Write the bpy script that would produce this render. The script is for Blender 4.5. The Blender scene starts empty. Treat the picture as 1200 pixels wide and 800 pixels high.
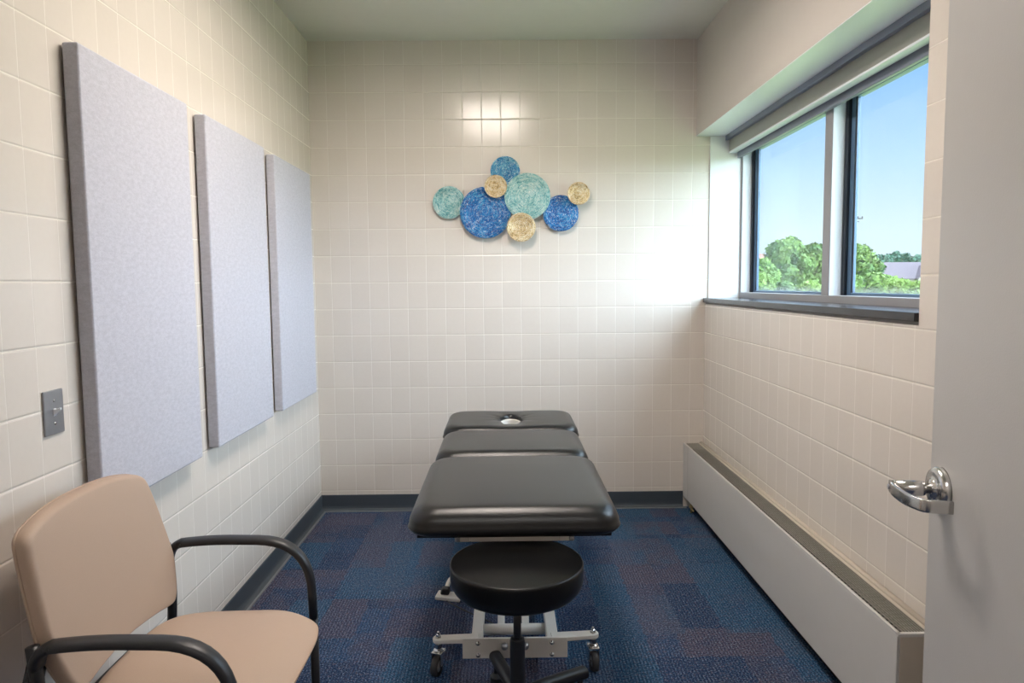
import bpy, bmesh, math, random
from mathutils import Vector, Matrix
random.seed(7)
PI = math.pi
SC = bpy.context.scene
COL = SC.collection

# ------------------------------------------------------------------ camera
F_PX = 824.5
CAM = Vector((1.1849, -4.4092, 1.4338))
pitch, yaw, roll = .0815, .0091, -.0094
fw = Vector((math.sin(yaw)*math.cos(pitch), math.cos(yaw)*math.cos(pitch), -math.sin(pitch)))
rt0 = Vector((math.cos(yaw), -math.sin(yaw), 0)); up0 = rt0.cross(fw)
rt = math.cos(roll)*rt0 + math.sin(roll)*up0
up = -math.sin(roll)*rt0 + math.cos(roll)*up0
cd = bpy.data.cameras.new('camera'); cam = bpy.data.objects.new('camera', cd); COL.objects.link(cam)
cd.sensor_width = 36; cd.lens = F_PX/1200*36; cd.clip_start = .02; cd.clip_end = 2000
M3 = Matrix((rt, up, -fw)).transposed()
cam.matrix_world = Matrix.Translation(CAM) @ M3.to_4x4()
SC.camera = cam

# ------------------------------------------------------------------ light and exposure
SC.view_settings.view_transform = 'Standard'; SC.view_settings.look = 'None'
SC.view_settings.gamma = 1; SC.view_settings.use_curve_mapping = False
SC.view_settings.exposure = 0.30
SUN_STRENGTH = 2.9
CEIL_LIGHT = 21.0          # radiance of the troffer diffusers
CORRIDOR_FILL = 13.0  # fill lamp added behind the camera
CEIL_COL = (1.0, .885, .80)
SKY_FILL = 12.0          # strength of the added sky glow on the unseen +x side

w = bpy.data.worlds.new('sky'); SC.world = w; w.use_nodes = True
nt = w.node_tree; nt.nodes.clear()
N = nt.nodes.new; L = nt.links.new
tc = N('ShaderNodeTexCoord'); sep = N('ShaderNodeSeparateXYZ'); L(tc.outputs['Generated'], sep.inputs[0])
ramp = N('ShaderNodeValToRGB'); L(sep.outputs['Z'], ramp.inputs[0])
cr = ramp.color_ramp
cr.elements[0].position = 0.0; cr.elements[0].color = (.72, .88, .98, 1)
cr.elements[1].position = .9; cr.elements[1].color = (.20, .40, .85, 1)
for p, c in ((.06, (.70, .87, 1.0, 1)), (.15, (.50, .74, 1.0, 1)), (.27, (.26, .52, 1.0, 1))):
    e = cr.elements.new(p); e.color = c
# broad glow added outside the view to brighten the back and left walls
dot = N('ShaderNodeVectorMath'); dot.operation = 'DOT_PRODUCT'
nrm = N('ShaderNodeVectorMath'); nrm.operation = 'NORMALIZE'; L(tc.outputs['Generated'], nrm.inputs[0])
L(nrm.outputs[0], dot.inputs[0]); dv = Vector((.85, -.36, .42)).normalized(); dot.inputs[1].default_value = dv
mr = N('ShaderNodeMapRange'); mr.interpolation_type = 'SMOOTHSTEP'
L(dot.outputs['Value'], mr.inputs[0]); mr.inputs[1].default_value = .22; mr.inputs[2].default_value = 1.0
mr.inputs[3].default_value = 0; mr.inputs[4].default_value = SKY_FILL
hz = N('ShaderNodeMix'); hz.data_type = 'RGBA'; hz.blend_type = 'ADD'; hz.inputs[0].default_value = 1
sc_ = N('ShaderNodeVectorMath'); sc_.operation = 'SCALE'; sc_.inputs[0].default_value = (.72, .88, 1.0)
L(mr.outputs[0], sc_.inputs['Scale'])
L(ramp.outputs[0], hz.inputs[6]); L(sc_.outputs[0], hz.inputs[7])
bg = N('ShaderNodeBackground'); L(hz.outputs[2], bg.inputs[0]); bg.inputs[1].default_value = 1.0
wo = N('ShaderNodeOutputWorld'); L(bg.outputs[0], wo.inputs[0])

sd = bpy.data.lights.new('sun', 'SUN'); sd.energy = SUN_STRENGTH; sd.angle = math.radians(.6); sd.color = (1, .95, .86)
sun = bpy.data.objects.new('sun', sd); COL.objects.link(sun)
sun.rotation_euler = Vector((-.45, -.55, .80)).to_track_quat('Z', 'Y').to_euler()

# ------------------------------------------------------------------ node helpers
def srgb(r, g, b):
    f = lambda c: (c/255/12.92) if c/255 <= .04045 else ((c/255+.055)/1.055)**2.4
    return (f(r), f(g), f(b), 1)

def newmat(name):
    m = bpy.data.materials.new(name); m.use_nodes = True
    t = m.node_tree; b = t.nodes['Principled BSDF']
    return m, t, b

def node(t, typ, **kw):
    n = t.nodes.new(typ)
    for k, v in kw.items(): setattr(n, k, v)
    return n

def math_(t, op, a, b=None, c=None, clamp=False):
    n = t.nodes.new('ShaderNodeMath'); n.operation = op; n.use_clamp = clamp
    for i, v in enumerate((a, b, c)):
        if v is None: continue
        if isinstance(v, (int, float)): n.inputs[i].default_value = v
        else: t.links.new(v, n.inputs[i])
    return n.outputs[0]

def smooth(t, v, lo, hi, a=0., b=1.):
    n = t.nodes.new('ShaderNodeMapRange'); n.interpolation_type = 'SMOOTHSTEP'
    t.links.new(v, n.inputs[0])
    for i, x in enumerate((lo, hi, a, b)): n.inputs[i+1].default_value = x
    return n.outputs[0]

def mixc(t, fac, a, b, mode='MIX'):
    n = t.nodes.new('ShaderNodeMix'); n.data_type = 'RGBA'; n.blend_type = mode
    for i, v in ((0, fac), (6, a), (7, b)):
        if isinstance(v, (int, float, tuple)): n.inputs[i].default_value = v
        else: t.links.new(v, n.inputs[i])
    return n.outputs[2]

def noise(t, vec, scale, detail=3, rough=.5, dist=0.):
    n = t.nodes.new('ShaderNodeTexNoise'); n.inputs['Scale'].default_value = scale
    n.inputs['Detail'].default_value = detail; n.inputs['Roughness'].default_value = rough
    n.inputs['Distortion'].default_value = dist
    if vec is not None: t.links.new(vec, n.inputs['Vector'])
    return n.outputs['Fac']

def coords(t, kind='Object'):
    return t.nodes.new('ShaderNodeTexCoord').outputs[kind]

def worldpos(t):
    return t.nodes.new('ShaderNodeNewGeometry').outputs['Position']

def bump(t, b, h, strength=1., dist=1.):
    n = t.nodes.new('ShaderNodeBump'); n.inputs['Strength'].default_value = strength
    n.inputs['Distance'].default_value = dist
    t.links.new(h, n.inputs['Height']); t.links.new(n.outputs[0], b.inputs['Normal'])

def plain(name, col, rough=.5, metal=0., spec=.5, var=.06, vscale=20, bscale=0, bdist=.0005, coat=0):
    m, t, b = newmat(name)
    p = coords(t)
    n = noise(t, p, vscale, 4)
    dark = tuple(c*(1-var) for c in col[:3])+(1,); lite = tuple(min(1, c*(1+var)) for c in col[:3])+(1,)
    t.links.new(mixc(t, n, dark, lite), b.inputs['Base Color'])
    b.inputs['Roughness'].default_value = rough; b.inputs['Metallic'].default_value = metal
    b.inputs['Specular IOR Level'].default_value = spec
    if coat: b.inputs['Coat Weight'].default_value = coat; b.inputs['Coat Roughness'].default_value = .1
    if bscale: bump(t, b, noise(t, p, bscale, 3), 1., bdist)
    return m

# tile: rows of .165 m, scored every .1181 m
H0, ROW, PITCH = .1303, .165, .1181
def tile_mat(name, axis, u0, vk=1.0):
    m, t, b = newmat(name)
    s = node(t, 'ShaderNodeSeparateXYZ'); t.links.new(worldpos(t), s.inputs[0])
    u = math_(t, 'DIVIDE', math_(t, 'SUBTRACT', s.outputs[axis], u0), PITCH)
    v = math_(t, 'DIVIDE', math_(t, 'SUBTRACT', s.outputs[2], H0), ROW)
    fu = math_(t, 'FRACT', u); fv = math_(t, 'FRACT', v)
    du = math_(t, 'MULTIPLY', math_(t, 'MINIMUM', fu, math_(t, 'SUBTRACT', 1, fu)), PITCH)
    dv = math_(t, 'MULTIPLY', math_(t, 'MINIMUM', fv, math_(t, 'SUBTRACT', 1, fv)), ROW)
    # every third vertical is a true joint, shifted by one on alternate rows; others only scored
    gu = smooth(t, du, .0004, .0020, 1, 0); gv = smooth(t, dv, .0008, .0026, 1, 0)
    cell = node(t, 'ShaderNodeCombineXYZ')
    t.links.new(math_(t, 'FLOOR', u), cell.inputs[0]); t.links.new(math_(t, 'FLOOR', v), cell.inputs[1])
    wn = node(t, 'ShaderNodeTexWhiteNoise', noise_dimensions='2D'); t.links.new(cell.outputs[0], wn.inputs['Vector'])
    sc = node(t, 'ShaderNodeSeparateColor'); t.links.new(wn.outputs['Color'], sc.inputs[0])
    base = mixc(t, sc.outputs[0], srgb(221, 213, 204), srgb(225, 217, 208))
    fine = noise(t, worldpos(t), 60, 3)
    base = mixc(t, math_(t, 'MULTIPLY', fine, .12), base, srgb(190, 182, 170))
    base = mixc(t, math_(t, 'MULTIPLY', gu, .6*vk), base, srgb(240, 237, 231))
    base = mixc(t, math_(t, 'MULTIPLY', gv, .75), base, srgb(236, 231, 220))
    t.links.new(base, b.inputs['Base Color'])
    rg = math_(t, 'ADD', .17, math_(t, 'MULTIPLY', math_(t, 'MAXIMUM', gu, gv), .4))
    t.links.new(rg, b.inputs['Roughness']); b.inputs['Specular IOR Level'].default_value = .5
    # pillowed edge, recessed joint and a tiny tilt of each tile (metres)
    hgt = math_(t, 'ADD', smooth(t, du, 0, .004, -.0006*vk, 0), smooth(t, dv, 0, .006, -.0012, 0))
    tilt = math_(t, 'ADD',
        math_(t, 'MULTIPLY', math_(t, 'SUBTRACT', fu, .5), math_(t, 'MULTIPLY', math_(t, 'SUBTRACT', sc.outputs[1], .5), .0005)),
        math_(t, 'MULTIPLY', math_(t, 'SUBTRACT', fv, .5), math_(t, 'MULTIPLY', math_(t, 'SUBTRACT', sc.outputs[2], .5), .0005)))
    wav = math_(t, 'MULTIPLY', noise(t, worldpos(t), 9, 2), .0004)
    bump(t, b, math_(t, 'ADD', math_(t, 'ADD', hgt, tilt), wav), 1., 1.)
    return m

MT_BACK = tile_mat('glazed_tile_back', 0, .1058)
MT_LEFT = tile_mat('glazed_tile_left', 1, -2.2755, .45)
MT_RIGHT = tile_mat('glazed_tile_right', 1, -2.0374, .35)
M_PLASTER = plain('painted_plaster', srgb(205, 198, 190), .6, var=.02, bscale=180, bdist=.0004)
M_CEIL = plain('ceiling_paint', srgb(222, 221, 212), .75, var=.02, bscale=150, bdist=.0005)
M_WHITE = plain('white_reveal_paint', srgb(236, 238, 240), .35, var=.015)
M_BASE = plain('slate_vinyl', srgb(66, 74, 82), .42, var=.08)
M_FRAME = plain('grey_window_frame', srgb(150, 150, 154), .45, var=.03)
M_FRAMEW = plain('white_trim_and_lit_faces', srgb(228, 232, 238), .4, var=.02)  # white also stands for daylight on mullion, jamb and cassette lip
M_SASH = plain('slate_blue_sash', srgb(84, 112, 140), .35, var=.06)
M_GASKET = plain('dark_gasket', srgb(30, 38, 50), .5, var=.1)
M_SILL = plain('dark_slate_sill', srgb(42, 42, 48), .18, var=.14, vscale=30)
M_VAL = plain('grey_shade_cassette', srgb(158, 158, 152), .5, var=.02)
M_TRACK = plain('blue_grey_track', srgb(122, 128, 144), .4, var=.03)
M_HEAT = plain('heater_enamel', srgb(200, 198, 195), .45, var=.02, bscale=300, bdist=.0001)
M_HEATEND = plain('heater_end_enamel', srgb(196, 186, 172), .5, var=.02)
M_GRILLE = plain('grille_metal', srgb(150, 147, 138), .4, metal=.1, var=.08)
M_DARK = plain('dark_void', srgb(22, 22, 24), .8, var=.2)
M_DOOR = plain('door_paint', srgb(186, 184, 182), .36, var=.015, bscale=260, bdist=.00025)
M_CHROME = plain('brushed_steel', (.62, .61, .60, 1), .20, metal=1., var=.03, vscale=60)
M_STEEL = plain('satin_steel', (.42, .42, .44, 1), .38, metal=1., var=.06, vscale=80)
M_VINYL = plain('black_vinyl', srgb(20, 20, 21), .31, spec=.5, var=.1, bscale=420, bdist=.00035)
M_VINYL2 = plain('black_stool_vinyl', srgb(12, 12, 13), .30, spec=.32, var=.1, bscale=420, bdist=.0003)
M_CREAM = plain('cream_enamel_steel', srgb(230, 225, 217), .4, var=.03)
M_BLACK = plain('black_plastic', srgb(30, 31, 35), .42, var=.12, bscale=300, bdist=.0002)
M_TUBE = plain('black_satin_metal', srgb(24, 25, 28), .36, var=.1)
M_RUBBER = plain('grey_rubber', srgb(58, 56, 56), .6, var=.1)
M_BRASS = plain('pipe_brass', (.55, .42, .22, 1), .35, metal=1.)
M_TAN = None

def fabric(name, c1, c2, rough=.7, sc=260, bd=.0004, sheen=.0):
    m, t, b = newmat(name)
    p = coords(t)
    n1 = noise(t, p, sc, 2); n2 = noise(t, p, 9, 4)
    c = mixc(t, n1, c1, c2)
    c = mixc(t, math_(t, 'MULTIPLY', n2, .10), c, tuple(x*.75 for x in c1[:3])+(1,))
    t.links.new(c, b.inputs['Base Color']); b.inputs['Roughness'].default_value = rough
    b.inputs['Specular IOR Level'].default_value = .3
    if sheen: b.inputs['Sheen Weight'].default_value = sheen
    bump(t, b, n1, 1., bd)
    return m
M_TAN = fabric('tan_vinyl', srgb(172, 149, 131), srgb(180, 157, 139), .5, 500, .0002)
def felt():
    m, t, b = newmat('grey_felt')
    p = coords(t)
    mp = node(t, 'ShaderNodeMapping'); t.links.new(p, mp.inputs[0]); mp.inputs['Scale'].default_value = (1, 1.0, 2.2)
    n1 = noise(t, mp.outputs[0], 42, 6, .75); n2 = noise(t, p, 330, 2)
    f = smooth(t, math_(t, 'ADD', math_(t, 'MULTIPLY', n1, .7), math_(t, 'MULTIPLY', n2, .3)), .36, .64)
    t.links.new(mixc(t, f, srgb(182, 182, 192), srgb(198, 198, 208)), b.inputs['Base Color'])
    b.inputs['Roughness'].default_value = .95; b.inputs['Specular IOR Level'].default_value = .1
    b.inputs['Sheen Weight'].default_value = .15
    bump(t, b, n2, 1., .0006)
    return m
M_FELT = felt()

def carpet():
    m, t, b = newmat('carpet_tile')
    pos = worldpos(t)
    s = node(t, 'ShaderNodeSeparateXYZ'); t.links.new(pos, s.inputs[0])
    wob = math_(t, 'MULTIPLY', math_(t, 'SUBTRACT', noise(t, pos, 30, 3), .5), .05)
    def cells(cx, cy, ox, oy):
        c = node(t, 'ShaderNodeCombineXYZ')
        a = math_(t, 'FLOOR', math_(t, 'DIVIDE', math_(t, 'ADD', math_(t, 'ADD', s.outputs[0], ox), wob), cx))
        bb = math_(t, 'FLOOR', math_(t, 'DIVIDE', math_(t, 'ADD', math_(t, 'ADD', s.outputs[1], oy), math_(t, 'MULTIPLY', wob, .6)), cy))
        t.links.new(a, c.inputs[0]); t.links.new(bb, c.inputs[1])
        wn = node(t, 'ShaderNodeTexWhiteNoise', noise_dimensions='2D'); t.links.new(c.outputs[0], wn.inputs['Vector'])
        sc = node(t, 'ShaderNodeSeparateColor'); t.links.new(wn.outputs['Color'], sc.inputs[0])
        return sc.outputs
    A = cells(.30, .22, 11.03, 7.1); Bc = cells(.17, .36, 5.06, 9.2)
    blue = srgb(50, 84, 124); teal = srgb(52, 102, 138); purple = srgb(94, 88, 106); navy = srgb(42, 66, 102)
    big = noise(t, pos, 3.2, 3, .6, .8); big2 = noise(t, pos, 5.5, 3, .6, .8)
    c = mixc(t, smooth(t, math_(t, 'ADD', math_(t, 'MULTIPLY', A[0], .75), math_(t, 'MULTIPLY', big, .5)), .5, .75), blue, navy)
    c = mixc(t, smooth(t, math_(t, 'ADD', math_(t, 'MULTIPLY', A[1], .75), math_(t, 'MULTIPLY', big2, .6)), .62, .88, 0, .85), c, purple)
    c = mixc(t, smooth(t, math_(t, 'ADD', math_(t, 'MULTIPLY', Bc[0], .7), math_(t, 'MULTIPLY', big2, .6)), .60, .85, 0, .7), c, teal)
    c = mixc(t, smooth(t, math_(t, 'ADD', math_(t, 'MULTIPLY', Bc[1], .7), math_(t, 'MULTIPLY', big, .6)), .72, .92, 0, .7), c, purple)
    n1 = noise(t, pos, 120, 4, .8)
    rx = math_(t, 'SINE', math_(t, 'MULTIPLY', math_(t, 'ADD', s.outputs[0], math_(t, 'MULTIPLY', n1, .008)), 2*PI/.013))
    ry = math_(t, 'SINE', math_(t, 'MULTIPLY', math_(t, 'ADD', s.outputs[1], math_(t, 'MULTIPLY', n1, .008)), 2*PI/.013))
    T = cells(.50, .50, 20.07, 20.2)
    sel = math_(t, 'GREATER_THAN', T[2], .45)
    rib = math_(t, 'ADD', math_(t, 'MULTIPLY', rx, sel), math_(t, 'MULTIPLY', ry, math_(t, 'SUBTRACT', 1, sel)))
    n2 = noise(t, pos, 150, 2, .9)
    n3 = noise(t, pos, 70, 3, .9)
    c = mixc(t, smooth(t, n2, .52, .66, 0, .75), c, srgb(156, 176, 200))
    c = mixc(t, smooth(t, n2, .50, .38, 0, .85), c, srgb(14, 26, 52))
    c = mixc(t, smooth(t, n3, .54, .66, 0, .55), c, srgb(136, 112, 116))
    c = mixc(t, smooth(t, n3, .46, .36, 0, .5), c, srgb(24, 44, 78))
    c = mixc(t, smooth(t, rib, -1, 1, .45, 0), c, srgb(20, 34, 58))
    t.links.new(c, b.inputs['Base Color'])
    b.inputs['Roughness'].default_value = .95; b.inputs['Specular IOR Level'].default_value = .1
    bump(t, b, math_(t, 'ADD', math_(t, 'MULTIPLY', rib, .0008), math_(t, 'MULTIPLY', n2, .004)), 1., 1.)
    return m
M_CARPET = carpet()

def emit(name, col, strength):
    m, t, b = newmat(name)
    b.inputs['Base Color'].default_value = (.8, .8, .8, 1)
    b.inputs['Emission Color'].default_value = col+(1,); b.inputs['Emission Strength'].default_value = strength
    return m

# ------------------------------------------------------------------ object helpers
def meta(o, label=None, cat=None, group=None, kind=None):
    for k, v in (('label', label), ('category', cat), ('group', group), ('kind', kind)):
        if v: o[k] = v
    return o

def root(name, loc, label=None, cat=None, group=None, kind=None):
    o = bpy.data.objects.new(name, None); COL.objects.link(o); o.location = loc
    o.empty_display_size = .1
    return meta(o, label, cat, group, kind)

def base_of(o):
    p = Vector((0, 0, 0))
    while o is not None: p += o.location; o = o.parent
    return p

def make(name, bm, mat, parent=None, sm=False, bevel=0, seg=2, sub=0, weld=False):
    me = bpy.data.meshes.new(name)
    bmesh.ops.recalc_face_normals(bm, faces=bm.faces)
    if parent is not None: bmesh.ops.translate(bm, verts=bm.verts, vec=-base_of(parent))
    else: pass
    bm.to_mesh(me); bm.free()
    o = bpy.data.objects.new(name, me); COL.objects.link(o)
    if isinstance(mat, (list, tuple)):
        for mm in mat: me.materials.append(mm)
    else: me.materials.append(mat)
    if parent is not None: o.parent = parent
    if bevel:
        md = o.modifiers.new('bevel', 'BEVEL'); md.width = bevel; md.segments = seg; md.limit_method = 'ANGLE'
        md.angle_limit = math.radians(35)
    if sub:
        md = o.modifiers.new('sub', 'SUBSURF'); md.levels = sub; md.render_levels = sub
    if sm or bevel:
        for f in me.polygons: f.use_smooth = True
        if bevel:
            md = o.modifiers.new('wn', 'WEIGHTED_NORMAL'); md.keep_sharp = True
    return o

def B(): return bmesh.new()

def box(bm, x0, x1, y0, y1, z0, z1):
    vs = [bm.verts.new((x, y, z)) for x in (x0, x1) for y in (y0, y1) for z in (z0, z1)]
    for f in ((0,1,3,2), (4,6,7,5), (0,4,5,1), (2,3,7,6), (0,2,6,4), (1,5,7,3)):
        bm.faces.new([vs[i] for i in f])
    return vs

def boxes(*ls):
    bm = B()
    for l in ls: box(bm, *l)
    return bm

def rings(bm, loops, closed_ends=True, wrap=False):
    R = [[bm.verts.new(p) for p in lp] for lp in loops]
    n = len(R[0])
    pairs = list(zip(R, R[1:])) + ([(R[-1], R[0])] if wrap else [])
    for a, b in pairs:
        for i in range(n):
            bm.faces.new((a[i], a[(i+1) % n], b[(i+1) % n], b[i]))
    if closed_ends and not wrap:
        bm.faces.new(R[0][::-1]); bm.faces.new(R[-1])
    return R

def frame_at(d, upv):
    d = d.normalized(); s = d.cross(upv)
    if s.length < 1e-4: s = d.cross(Vector((1, 0, 0)))
    s.normalize(); return s, s.cross(d).normalized()

def sweep(bm, pts, w, h, upv=Vector((0, 0, 1)), n=16, power=2.0, scale=None):
    """tube of superelliptic section w x h along pts; w is sideways, h is along upv."""
    pts = [Vector(p) for p in pts]; loops = []
    for i, p in enumerate(pts):
        d = (pts[min(i+1, len(pts)-1)] - pts[max(i-1, 0)])
        s, u = frame_at(d, upv)
        k = scale(i/(len(pts)-1)) if scale else 1
        lp = []
        for j in range(n):
            a = 2*PI*j/n; c, q = math.cos(a), math.sin(a)
            x = math.copysign(abs(c)**(2/power), c); y = math.copysign(abs(q)**(2/power), q)
            lp.append(p + s*x*w/2*k + u*y*h/2*k)
        loops.append(lp)
    rings(bm, loops)

def tube(bm, a, b, r, n=20, r2=None):
    a, b = Vector(a), Vector(b); s, u = frame_at(b-a, Vector((0, 0, 1)))
    r2 = r if r2 is None else r2
    rings(bm, [[a+(s*math.cos(2*PI*j/n)+u*math.sin(2*PI*j/n))*r for j in range(n)],
               [b+(s*math.cos(2*PI*j/n)+u*math.sin(2*PI*j/n))*r2 for j in range(n)]])

def lathe(bm, prof, c, ax=Vector((0, 0, 1)), n=40):
    """prof: list of (radius, distance along ax) from one pole to the other."""
    c = Vector(c); ax = Vector(ax).normalized(); s, u = frame_at(ax, Vector((0, 0, 1)) if abs(ax.z) < .9 else Vector((1, 0, 0)))
    rings(bm, [[c+ax*z+(s*math.cos(2*PI*j/n)+u*math.sin(2*PI*j/n))*max(r, 1e-4) for j in range(n)] for r, z in prof])

def bez(p0, p1, p2, p3, n=12):
    p0, p1, p2, p3 = map(Vector, (p0, p1, p2, p3))
    return [p0*(1-t)**3+p1*3*t*(1-t)**2+p2*3*t*t*(1-t)+p3*t**3 for t in [i/n for i in range(n+1)]]

def fillet(pts, r, n=6):
    pts = [Vector(p) for p in pts]; out = [pts[0]]
    rr = r if isinstance(r, (list, tuple)) else [r]*(len(pts)-2)
    for i in range(1, len(pts)-1):
        p = pts[i]; a = (pts[i-1]-p); b = (pts[i+1]-p); k = rr[i-1]
        k = min(k, a.length*.49, b.length*.49) if not isinstance(r, (list, tuple)) else k
        A = p+a.normalized()*k; C = p+b.normalized()*k
        for j in range(n+1):
            t = j/n; out.append(A*(1-t)**2+p*2*t*(1-t)+C*t*t)
    out.append(pts[-1]); return out

# ------------------------------------------------------------------ setting
RX = 2.437; CZ = 2.91; YF = -4.05; YC = -6.0
def struct(name, bm, mat, **kw):
    o = make(name, bm, mat, **kw); o['kind'] = 'structure'; return o

struct('floor', boxes((-.15, 2.86, YF-.12, 0, -.12, 0), (-.15, 3.4, YC, YF-.12, -.12, 0)), M_CARPET)
struct('ceiling', boxes((-.15, 2.86, YF-.12, .15, CZ, CZ+.12), (-.15, 3.4, YC-.15, YF-.12, CZ, CZ+.12)), M_CEIL)
struct('wall_back', boxes((-.15, 2.70, 0, .15, -.12, CZ)), MT_BACK)
struct('wall_left', boxes((-.15, 0, YC, 0, -.12, CZ)), MT_LEFT)
struct('wall_right', boxes((RX, 2.86, YF, 0, -.12, 1.297), (RX, 2.86, YF, -2.292, 1.297, CZ),
                           (RX+.01, 2.86, -2.292, 0, 2.42, CZ)), MT_RIGHT)
struct('wall_entry', boxes((1.93, 3.4, YF-.12, YF, -.12, CZ), (0, .72, YF-.12, YF, -.12, CZ), (.72, 1.93, YF-.12, YF, 2.25, CZ)), M_PLASTER)
struct('wall_corridor', boxes((-.15, 3.4, YC-.15, YC, -.12, CZ), (3.4, 3.5, YC, YF-.12, -.12, CZ)), M_PLASTER)
# plaster bulkhead over the window, with the soffit that runs back to the shade track
struct('wall_bulkhead', boxes((2.372, RX+.012, YF, -.0005, 2.332, CZ-.0005), ), M_PLASTER)
struct('trim_4', boxes((2.3725, 2.548, -2.292, -.0006, 2.3285, 2.3319)), M_WHITE)
# reveal at the far side of the window
struct('trim_1', boxes((2.458, 2.650, -.010, .001, 1.335, 2.326)), M_WHITE)

def baseboard(name, pts, inward):
    """cove base with a toe, along a straight run; pts: two floor points, inward: unit vector into the room"""
    a, b = Vector(pts[0]), Vector(pts[1]); n = Vector(inward)
    prof = [(0, .004), (.0, .103), (.003, .103), (.0045, .100), (.0045, .030), (.007, .016), (.013, .008), (.022, .005), (.024, .0)]
    bm = B(); rings(bm, [[p+n*u+Vector((0, 0, z)) for u, z in prof] for p in (a, b)])
    return struct(name, bm, M_BASE)
def carpet_edge(a, b, n):
    pass
baseboard('baseboard_left', ((0, YF, 0), (0, -.0, 0)), (1, 0, 0))
baseboard('baseboard_back', ((0, 0, 0), (2.311, 0, 0)), (0, -1, 0))
baseboard('baseboard_right', ((RX, YF, 0), (RX, -2.50, 0)), (-1, 0, 0))
M_TOE_GLINT = plain('toe_highlight_grey', srgb(120, 124, 128), .5, var=.1)  # lighter grey stands for the highlight along the cove toe
struct('trim_2', boxes((.022, .034, YF, -.034, 0, .0045)), M_TOE_GLINT)
struct('trim_3', boxes((.022, 2.33, -.036, -.022, 0, .0045)), M_TOE_GLINT)

# ---- window
WG = 2.72
win = root('window_1', (2.65, -1.15, 1.34), kind='structure')
def wpart(name, bm, mat, parent=win, bevel=.002):
    return make(name, bm, mat, parent, bevel=bevel)
fr = wpart('window_frame', boxes((2.650, 2.80, -2.292, .0, 1.335, 1.369), (2.650, 2.80, -2.292, .0, 2.262, 2.40),
    (2.650, 2.745, -.026, 0, 1.369, 2.262), (2.650, 2.80, -2.292, -2.262, 1.369, 2.262)), M_FRAME)
# the mullion: grey room face, side strips painted pale for the sky light on them
wpart('mullion', boxes((2.650, 2.75, -1.222, -1.152, 1.369, 2.262)), M_FRAME)
wpart('mullion_lit_side', boxes((2.654, 2.705, -1.2255, -1.2215, 1.369, 2.262)), M_FRAMEW, bevel=0)
wpart('jamb_lit_side', boxes((2.654, 2.708, -.0300, -.0258, 1.369, 2.262)), M_FRAMEW, bevel=0)  # pale strip painted in for sky light on the jamb's side
def sash(y0, y1):
    z0, z1 = 1.369, 2.262
    s = wpart('sash', boxes(
        (2.722, 2.744, y1-.058, y1-.001, z0, z1), (2.722, 2.755, y0+.001, y0+.07, z0, z1),
        (2.722, 2.755, y0+.07, y1-.058, z0, z0+.012), (2.722, 2.755, y0+.07, y1-.058, z1-.03, z1)), M_SASH)
    g = make('gasket', boxes((2.708, 2.7225, y1-.026, y1-.001, z0, z1), (2.7235, 2.7275, y1-.070, y1-.0575, z0+.012, z1-.03)), M_GASKET, s, bevel=.0015)
    m, t, b = newmat('window_glass')
    t.nodes.remove(b)
    out = t.nodes['Material Output']
    tr = node(t, 'ShaderNodeBsdfTransparent'); tr.inputs[0].default_value = (.97, .985, .99, 1)
    gl = node(t, 'ShaderNodeBsdfGlossy'); gl.inputs['Roughness'].default_value = .02
    fz = node(t, 'ShaderNodeLayerWeight')
    df = node(t, 'ShaderNodeBsdfDiffuse'); df.inputs[0].default_value = (.85, .9, .95, 1)
    mx = node(t, 'ShaderNodeMixShader'); t.links.new(math_(t, 'ADD', .02, math_(t, 'MULTIPLY', math_(t, 'POWER', fz.outputs['Facing'], 5.0), .45)), mx.inputs[0])
    t.links.new(tr.outputs[0], mx.inputs[1]); t.links.new(gl.outputs[0], mx.inputs[2])
    sp = node(t, 'ShaderNodeSeparateXYZ'); t.links.new(worldpos(t), sp.inputs[0])
    film = math_(t, 'MULTIPLY', smooth(t, sp.outputs[2], 1.375, 1.42, .22, .02), math_(t, 'ADD', .5, noise(t, worldpos(t), 60, 4)))
    m2 = node(t, 'ShaderNodeMixShader'); t.links.new(film, m2.inputs[0]); t.links.new(mx.outputs[0], m2.inputs[1]); t.links.new(df.outputs[0], m2.inputs[2])
    t.links.new(m2.outputs[0], out.inputs[0])
    make('pane', boxes((2.732, 2.737, y0+.07, y1-.058, z0+.012, z1-.03)), m, s)
sash(-1.152, -.026)
sash(-2.262, -1.2255)
M_LEDGE = plain('shadow_ledge', srgb(150, 144, 138), .6)  # grey carries the shade of the recess below the sill
wpart('window_sill', boxes((2.424, 2.652, -2.2915, -.001, 1.308, 1.336)), M_SILL, bevel=.003)
wpart('sill_support', boxes((2.442, 2.60, -2.2915, -.001, 1.2975, 1.308)), M_LEDGE, bevel=0)
# ---- shade
sh = root('roller_shade', (2.60, -1.15, 2.33), 'rolled-up window shade in a long grey cassette under the bulkhead', 'window shade')
make('track', boxes((2.548, 2.5705, -2.290, -.012, 2.300, 2.345)), M_TRACK, sh, bevel=.002)
make('cassette', boxes((2.571, 2.648, -2.290, -.012, 2.232, 2.330)), M_VAL, sh, bevel=.004)
make('cassette_lit_lip', boxes((2.5695, 2.612, -2.290, -.012, 2.2225, 2.2325)), M_FRAMEW, sh, bevel=.002)  # white in place of the daylight on the cassette's underside
make('hem_bar', boxes((2.620, 2.640, -2.286, -.020, 2.190, 2.2345)), M_TRACK, sh, bevel=.004)
make('track_edge', boxes((2.5665, 2.5715, -2.290, -.012, 2.325, 2.3335)), M_FRAMEW, sh)

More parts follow.
